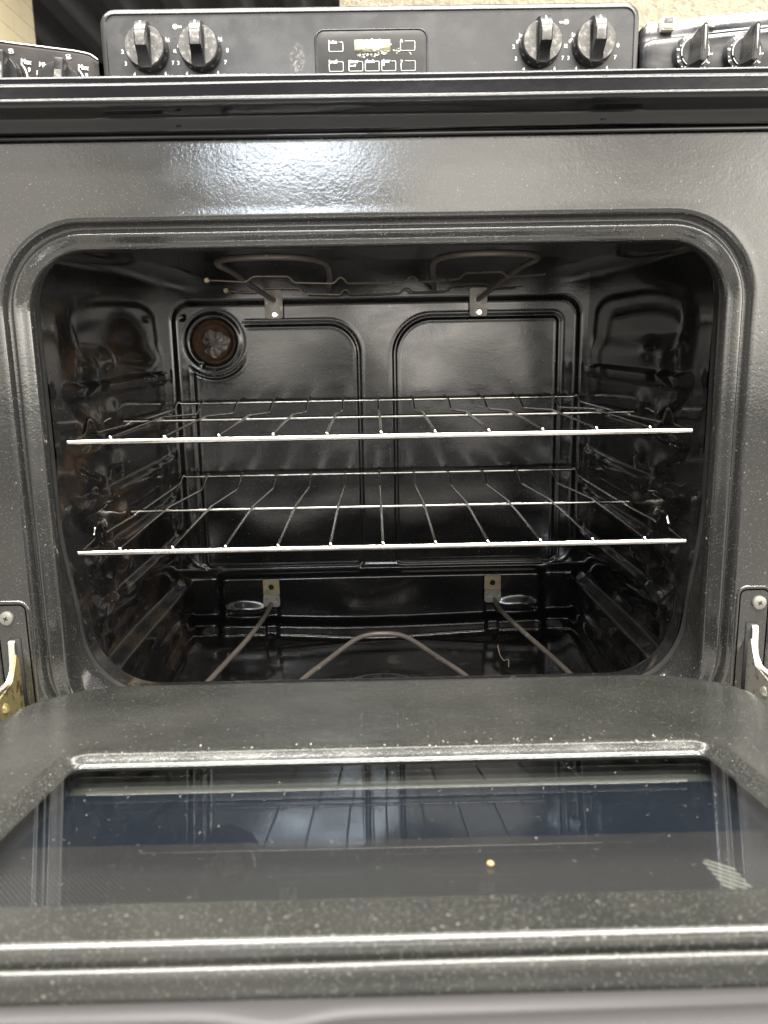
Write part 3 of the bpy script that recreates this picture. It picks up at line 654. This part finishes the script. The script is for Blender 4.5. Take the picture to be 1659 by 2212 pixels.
# inner loops down to the window
WA0, WA1, WHW = .2895, .4790, .2085
for d, h in [(.0230, HP), (.0150, HP+.0001), (.0110, HP+.0004), (.0080, HP+.0002), (.0055, HP-.0012), (.0030, HP-.0038), (.0012, .0012), (.0, .0004), (-.0010, -.0012)]:
    L.append([DW(px, pa, h) for px, pa in door_outline(WA0-d, WA1+d*.6, WHW+d, max(.010+d, .002), max(.010+d, .002))])
dl_ = link('oven_door', grid(np.array(L), close_v=True), M_door, R_); tag(dl_, 'lowered oven door with a speckled grey inner panel round dark glass')
# dark groove line along both slanting sides of the window
# glass pane (real thickness) and the outer pane below
def slabp(name, x0, x1, a0, a1, h0, h1, mat, parent):
    V = [DW(x_, a, h) for h in (h0, h1) for x_, a in ((x0, a0), (x1, a0), (x1, a1), (x0, a1))]
    bm = bmesh.new(); bm.from_mesh(mesh(V, [(0, 1, 2, 3), (4, 5, 6, 7), (0, 1, 5, 4), (1, 2, 6, 5), (2, 3, 7, 6), (3, 0, 4, 7)])); return link(name, bm_mesh(bm), mat, parent, False)
slabp('glass_pane', -.2145, .2145, .2835, .4850, -.0040, .0, M_glass, dl_)
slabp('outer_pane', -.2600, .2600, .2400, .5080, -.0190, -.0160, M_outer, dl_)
# window reveal between the two panes
V, Fc = [], []
L = [[DW(px, pa, h) for px, pa in door_outline(.2860-e_, .4830+e_, .2120+e_, .012, .012)] for e_, h in ((0, -.0042), (.020, -.0158))]
link('pane_spacer', grid(np.array(L), close_v=True), M_hole, dl_)
# outer door shell and the handle side trim
bm = bmesh.new()
def dbox(name, x0, x1, a0, a1, h0, h1, mat, bev, parent=dl_):
    c = DW((x0+x1)/2, (a0+a1)/2, (h0+h1)/2); s = Vector((x1-x0, a1-a0, h1-h0))/2
    return box(name, Vector(c)-s, Vector(c)+s, mat, parent, bev, Matrix.Rotation(-TD, 3, 'X'))
dbox('door_shell', -.3780, .3780, .1400, .5210, -.0520, -.0205, M_trim, .004)
# near end: flange, rolled edges and the satin trim carrying the handle
prof = [(.5168, -.0060), (.5172, -.0022), (.5180, -.0008), (.5190, -.0003), (.5202, -.0003), (.5211, -.0009), (.5215, -.0020), (.5216, -.0060), (.5220, -.0100), (.5224, -.0118), (.5226, -.020)]
xs = np.linspace(-.374, .374, 90); P = np.zeros((len(prof), 90, 3))
for i, (a, h) in enumerate(prof):
    for j, x_ in enumerate(xs): P[i, j] = DW(x_, a, h+.0004*math.sin(x_*14))
link('door_flange', grid(P), M_door, dl_)
prof = [(.5228, -.030), (.5229, -.0140), (.5234, -.0122), (.5248, -.0112), (.5275, -.0108), (.5300, -.0112), (.5318, -.0124), (.5332, -.0128), (.5352, -.0116), (.5385, -.0110), (.5430, -.0120), (.5490, -.0170), (.5530, -.026), (.5540, -.036), (.550, -.045)]
P = np.zeros((len(prof), 140, 3)); xs = np.linspace(-.374, .374, 140)
for i, (a, h) in enumerate(prof):
    for j, x_ in enumerate(xs):
        b_ = math.exp(-((x_+.047)/.017)**2); P[i, j] = DW(x_, a+(.002*b_ if i > 3 else 0), h-(.0025*b_ if 3 < i < 9 else 0)+.0012*math.sin(x_*9-1)*(i > 6))
tr = link('handle', grid(P), M_handle, dl_); tag(tr, 'satin plum-grey handle trim along the near edge of the door')
# ------------------------------------------------------------------ racks
def rack(zr, label):
    t = empty('oven_rack', (0, .22, zr)); tag(t, label, 'oven rack', 'wire racks in the oven')
    tube('front_bar', [(-.2965, 0, zr), (-.295, 0, zr)]+[(x_, 0, zr) for x_ in np.linspace(-.29, .29, 20)]+[(.295, 0, zr), (.2965, 0, zr)], .0029, M_chrome, t, 14)
    tube('middle_bar', [(-.3010, .1974, zr), (.3010, .1974, zr)], .0023, M_chrome, t, 12)
    tube('back_bar', [(-.2905, .4412, zr+.001), (.2905, .4412, zr+.001)], .0022, M_chrome, t, 12)
    for sx in (-1, 1):
        p = round_path([(sx*.2960, .001, zr), (sx*.2985, .050, zr+.001), (sx*.2985, .060, zr+.0145), (sx*.2985, .072, zr+.0150), (sx*.2985, .086, zr-.0015), (sx*.2990, .105, zr-.0015), (sx*.2950, .1974, zr-.0035), (sx*.2930, .385, zr-.0055), (sx*.2925, .412, zr-.004), (sx*.2915, .428, zr+.0045), (sx*.2900, .4412, zr+.001), (sx*.285, .4412, zr+.001)], .006, 4)
        tube('side_rail', p, .0019, M_chrome, t, 10)
    s_ = .0512
    for k in range(-5, 6):
        V, Fc = [], []
        p = round_path([(k*s_, -.0030, zr+.0028), (k*s_, -.001, zr+.0042), (k*s_, .10, zr+.0042), (k*s_, .1974, zr+.0038), (k*s_*.998, .383, zr-.0100), (k*s_*.998, .437, zr+.0052), (k*s_*.998, .4430, zr+.0042)], .006, 4)
        tube_into(V, Fc, p, .0015, 8)
        b0 = bmesh.new(); b0.from_mesh(mesh(V, Fc)); r = bmesh.ops.create_uvsphere(b0, u_segments=10, v_segments=6, radius=.0023); bmesh.ops.translate(b0, verts=r['verts'], vec=(k*s_, -.0012, zr+.0036))
        link('cross_wire', bm_mesh(b0), M_chrome, t)
    return t
rack(-.0939, 'upper chrome wire rack just under the kinked support wires')
rack(-.2024, 'lower chrome wire rack nearer the open door')
# ------------------------------------------------------------------ loose bits
th = tube('thread', smooth_path([(.1665, .345, -.4400), (.1640, .330, -.4380), (.1655, .320, -.4460), (.1690, .308, -.4490), (.1735, .298, -.4440), (.1730, .290, -.4520)], 8), .0005, plain('thread', (.36, .29, .20), .7).m, None, 6)
tag(th, 'thin pale curled thread lying on the oven floor behind the door edge', 'thread')
bm = bmesh.new(); bmesh.ops.create_icosphere(bm, subdivisions=2, radius=.0018)
for v in bm.verts: v.co *= 1+.18*math.sin(v.co.x*900+v.co.z*700); v.co.z *= .6
c = DW(.0445, .4450, .0016); bmesh.ops.translate(bm, verts=bm.verts, vec=c)
cm = plain('yellow crumb', (.32, .23, .10), .7).m
tag(link('crumb', bm_mesh(bm), cm), 'small yellow crumb lying on the dark door glass right of centre', 'crumb')
wcm = plain('white crumb', (.42, .40, .35), .8).m
base = None
spots = [(-.243+random.gauss(0, .010), .288+random.uniform(-.008, -.001)) for i in range(0)]
for i in range(64):
    if i < 26: px, pa, h = random.uniform(-.02, .20), random.uniform(.272, .286), HP+.0006
    elif i < 34: px, pa, h = random.uniform(-.19, -.03), random.uniform(.272, .284), HP+.0006
    else: px, pa, h = random.uniform(-.19, .19), random.uniform(.30, .46), .0004
    r = random.uniform(.00025, .0006) if i < 34 else random.uniform(.00012, .00026)
    if base is None:
        bm = bmesh.new(); bmesh.ops.create_icosphere(bm, subdivisions=1, radius=1)
        for v in bm.verts: v.co *= random.uniform(.7, 1.25)
        base = bm_mesh(bm); base.materials.append(wcm)
    o = bpy.data.objects.new('dust_speck', base); C.objects.link(o); o.location = DW(px, pa, h); o.scale = (r*1.3, r, r*.7); o.rotation_euler = (0, 0, random.uniform(0, 3))
    tag(o, 'tiny pale crumb among those scattered on the panel edge and glass of the open door', 'crumb', 'tiny pale crumbs scattered on the open door')
# ------------------------------------------------------------------ left neighbour range
def neighbour_body(root, xc, ydrop):
    bm = bmesh.new(); add_box(bm, (xc-.378, .02, FLOOR), (xc+.378, .56, .160), .006); link('body', bm_mesh(bm), M_body, root, False)
    bm = bmesh.new(); add_box(bm, (xc-.380, -.02, .160), (xc+.380, .56, .1800), .004); link('cooktop', bm_mesh(bm), M_trim, root, False)
def warp(me, f):
    for v in me.vertices: v.co = f(v.co)
    me.update()
LN = empty('electric_range', (-.775, .28, FLOOR)); tag(LN, 'black range at the far left with a low control panel and Min to Max dials', 'range')
neighbour_body(LN, -.766, 0)
def bend_l(c): c = c.copy(); c.z -= (c.x+.45)*.132+.0; return c
n = 60; xs = np.linspace(-1.14, -.387, n); L = []
top = lambda x_: .4065-.10*max(0, x_+.415)
pf = [(.55, .18), (.5, .18)]
P = np.zeros((9, n, 3))
for j, x_ in enumerate(xs):
    tz = top(x_) if x_ > -.9 else top(-.9)
    e_ = max(0, (x_+.400)/.013); tz -= .006*e_**2
    for i, (y_, dz) in enumerate([(.505, None), (.5035, -.0060), (.5045, -.0038), (.5062, -.0018), (.5090, -.0003), (.5130, 0), (.56, 0), (.575, -.01), (.575, -.2)]):
        P[i, j] = (x_, y_, .18 if dz is None else tz+dz)
me = grid(P); warp(me, lambda c: Vector((c.x, c.y, c.z if c.z < .19 else c.z-(c.x+.45)*.132)))
lp = link('control_panel', me, M_left, LN); tag(lp, 'plain glossy black panel with white Min and Max dials')
edge_pts = [(x_, .5050, top(x_)-.0012-(x_+.45)*.132-.006*max(0, (x_+.400)/.013)**2) for x_ in np.linspace(-.9, -.388, 50)]
tube('highlight_edge', edge_pts, .0013, M_chrome, lp, 8)  # chrome tube standing in for the highlight along the panel's top edge
def lknob(cx, cz, dx, dz):
    kb = lathe('knob', [(.0285, 0), (.0285, -.006), (.0272, -.018), (.0255, -.0205), (.0001, -.0215)], (cx, .5050, cz), (0, 1, 0), M_knob, lp, 40, .5)
    tag(kb, 'round black knob with a tall curved grip')
    box('grip', (cx+.0020, .4640, cz-.026), (cx+.0150, .4860, cz+.0262), M_knob, kb, .003, Matrix.Rotation(.12, 3, 'Y'))
    box('worn_grip_face', (cx+.0030, .4632, cz-.020), (cx+.0125, .4640, cz+.010), M_kface, kb, .0002, Matrix.Rotation(.12, 3, 'Y'))
    Y_ = .5025
    tube('dial_arc', round_path([(dx+.0243, Y_, dz-.0015), (dx+.0290, Y_, dz-.0080), (dx+.0315, Y_, dz-.017), (dx+.0305, Y_, dz-.030)], .006, 5), .0011, M_white, kb, 6)
    tube('dial_arc', round_path([(dx-.0225, Y_, dz-.0010), (dx-.0290, Y_, dz-.0065), (dx-.0325, Y_, dz-.014), (dx-.0330, Y_, dz-.030)], .006, 5), .0009, M_white, kb, 6)
    text('dial_marking', [('Max', dx+.0312, dz+.0010, .0086, 'CENTER', -.13, Y_), ('Min', dx-.0245, dz+.0050, .0086, 'CENTER', -.13, Y_), ('9', dx+.0348, dz-.0098, .0078, 'CENTER', -.13, Y_), ('1', dx-.0346, dz-.0052, .0078, 'CENTER', -.13, Y_)], M_white, kb)
    return kb
for (cx, cz, dx, dz, fill) in ((-.4415, .3560, -.4400, .3780, 1), (-.5220, .3670, -.5200, .3865, 0)):
    kb = lknob(cx, cz, dx, dz)
    for k in (0, 1):
        ox_, oz_ = dx+.0113+.0006*k, dz+.0168-.0033*k
        if k == fill:
            bm = bmesh.new(); bmesh.ops.create_circle(bm, cap_ends=True, segments=20, radius=1)
            me = bm_mesh(bm); me.transform(Matrix.Translation((ox_, .5025, oz_)) @ Matrix.Diagonal((.0036, 1, .0014, 1)) @ Matrix.Rotation(math.pi/2, 4, 'X')); link('burner_symbol', me, M_white, kb, False)
        else:
            tube('burner_symbol', [(ox_+.0032*math.cos(a), .5025, oz_+.0012*math.sin(a)) for a in np.linspace(0, 2*math.pi, 22)], .0004, M_white, kb, 5)
# ------------------------------------------------------------------ right neighbour range
RN = empty('electric_range', (.775, .28, FLOOR)); tag(RN, 'black range at the far right with skirted pointer knobs and a rocker switch', 'range')
neighbour_body(RN, .770, 0)
slope = .085
rot_z = lambda x_: (x_-.47)*slope
n = 60; xs = np.concatenate([np.linspace(.3855, .41, 14), np.linspace(.42, 1.14, 30)])
prf = [(.500, .18), (.500, .4000), (.5006, .4060), (.5020, .4095), (.5048, .4125), (.5085, .4160), (.5130, .4270), (.5160, .4355), (.5172, .4378), (.5200, .4388), (.575, .4392), (.575, .18)]
P = np.zeros((len(prf), len(xs), 3))
for j, x_ in enumerate(xs):
    e_ = max(0, 1-(x_-.3855)/.020)
    for i, (y_, z_) in enumerate(prf):
        zz_ = z_-(.017*(1-math.sqrt(max(0, 1-e_*e_))) if i > 5 and z_ > .3 else .006*(1-math.sqrt(max(0, 1-e_*e_))) if z_ > .405 else 0)
        P[i, j] = (x_, y_+(.012*(1-math.sqrt(max(0, 1-e_*e_))) if y_ < .52 else 0), zz_+(rot_z(x_) if z_ > .2 else 0))
rp = link('control_panel', grid(P), M_right, RN); tag(rp, 'glossy smeared black panel with a bright horizontal crease')
def rknob(cx, cz):
    YF = .500
    kb = lathe('knob', [(.0275, 0), (.0275, -.004), (.0262, -.0095), (.0250, -.0125), (.0210, -.0135), (.0190, -.0165), (.0180, -.0180), (.0001, -.0185)], (cx, YF, cz), (0, 1, 0), M_knob, rp, 56, .5)
    tag(kb, 'black knob with an inverted number skirt and a wedge pointer')
    # wedge grip leaning up and to the right
    base_ = [(-.0105, -.0200), (.0060, -.0210), (.0100, -.0120), (.0085, .0290), (.0030, .0310), (-.0085, .0120)]
    tip = [(.0000, -.0170), (.0075, -.0175), (.0095, -.0100), (.0080, .0300), (.0040, .0318), (.0005, .0200)]
    V = [(cx+a, YF-.0180, cz+b_) for a, b_ in base_]+[(cx+a, YF-.0400, cz+b_) for a, b_ in tip]; n = 6
    bm = bmesh.new(); bm.from_mesh(mesh(V, [(i, (i+1) % n, n+(i+1) % n, n+i) for i in range(n)]+[tuple(range(n, 2*n)), tuple(range(n))]))
    bmesh.ops.bevel(bm, geom=list(bm.edges), offset=.0012, segments=2, affect='EDGES'); link('grip', sharp(bm_mesh(bm), .5), M_knob, kb)
    box('pointer_mark', (cx+.0036, YF-.0412, cz-.004), (cx+.0050, YF-.0402, cz+.0270), M_white, kb)
    r = .0232
    for a0, a1 in ((105, 195), (205, 262), (285, 330), (-15, 50)):
        tube('dial_arc', [(cx+.0193*math.cos(math.radians(a)), YF-.0168, cz+.0193*math.sin(math.radians(a))) for a in np.linspace(a0, a1, 12)], .0006, M_white, kb, 5)
    it = []
    for s_t, a in (('5', 268), ('6', 238), ('4', 297), ('7', 207), ('3', 327), ('HI', 128), ('8', 170), ('2', 355)):
        it.append((s_t, cx+r*math.cos(math.radians(a)), cz+r*math.sin(math.radians(a)), .0060, 'CENTER', math.radians(a-90), YF-.0136))
    for a in (252, 283, 223, 312, 150, 188): it.append(('.', cx+r*math.cos(math.radians(a)), cz+r*math.sin(math.radians(a)), .0090, 'CENTER', 0, YF-.0136))
    text('dial_marking', it, M_white, kb)
for cx, cz in ((.4555, .3820), (.5275, .3815)): rknob(cx, cz)
box('switch_bezel', (.4120, .4990, .4155), (.4300, .5150, .4335), M_flake, rp, .0015); 
sw = box('rocker_switch', (.4145, .4975, .4245), (.4275, .4995, .4315), M_kface, rp, .0006, Matrix.Rotation(.12, 3, 'X')); box('rocker_switch_lower', (.4145, .4980, .4175), (.4275, .4993, .4240), M_screw, rp, .0006)
lathe('indicator_light', [(.0001, .0014), (.0024, .0010), (.0034, 0), (.0034, -.006)], (.4870, .5075, .4240), (0, -1, .2), M_flake, rp, 20)
text('lettering', [('RIGHT', .4010, .4280, .0046, 'CENTER', .03, .5105), ('LIGHT', .4015, .4242, .0046, 'CENTER', .03, .5090), ('ELEMENT ON', .4850, .4340, .0036, 'CENTER', .07, .5140)], M_white, rp)
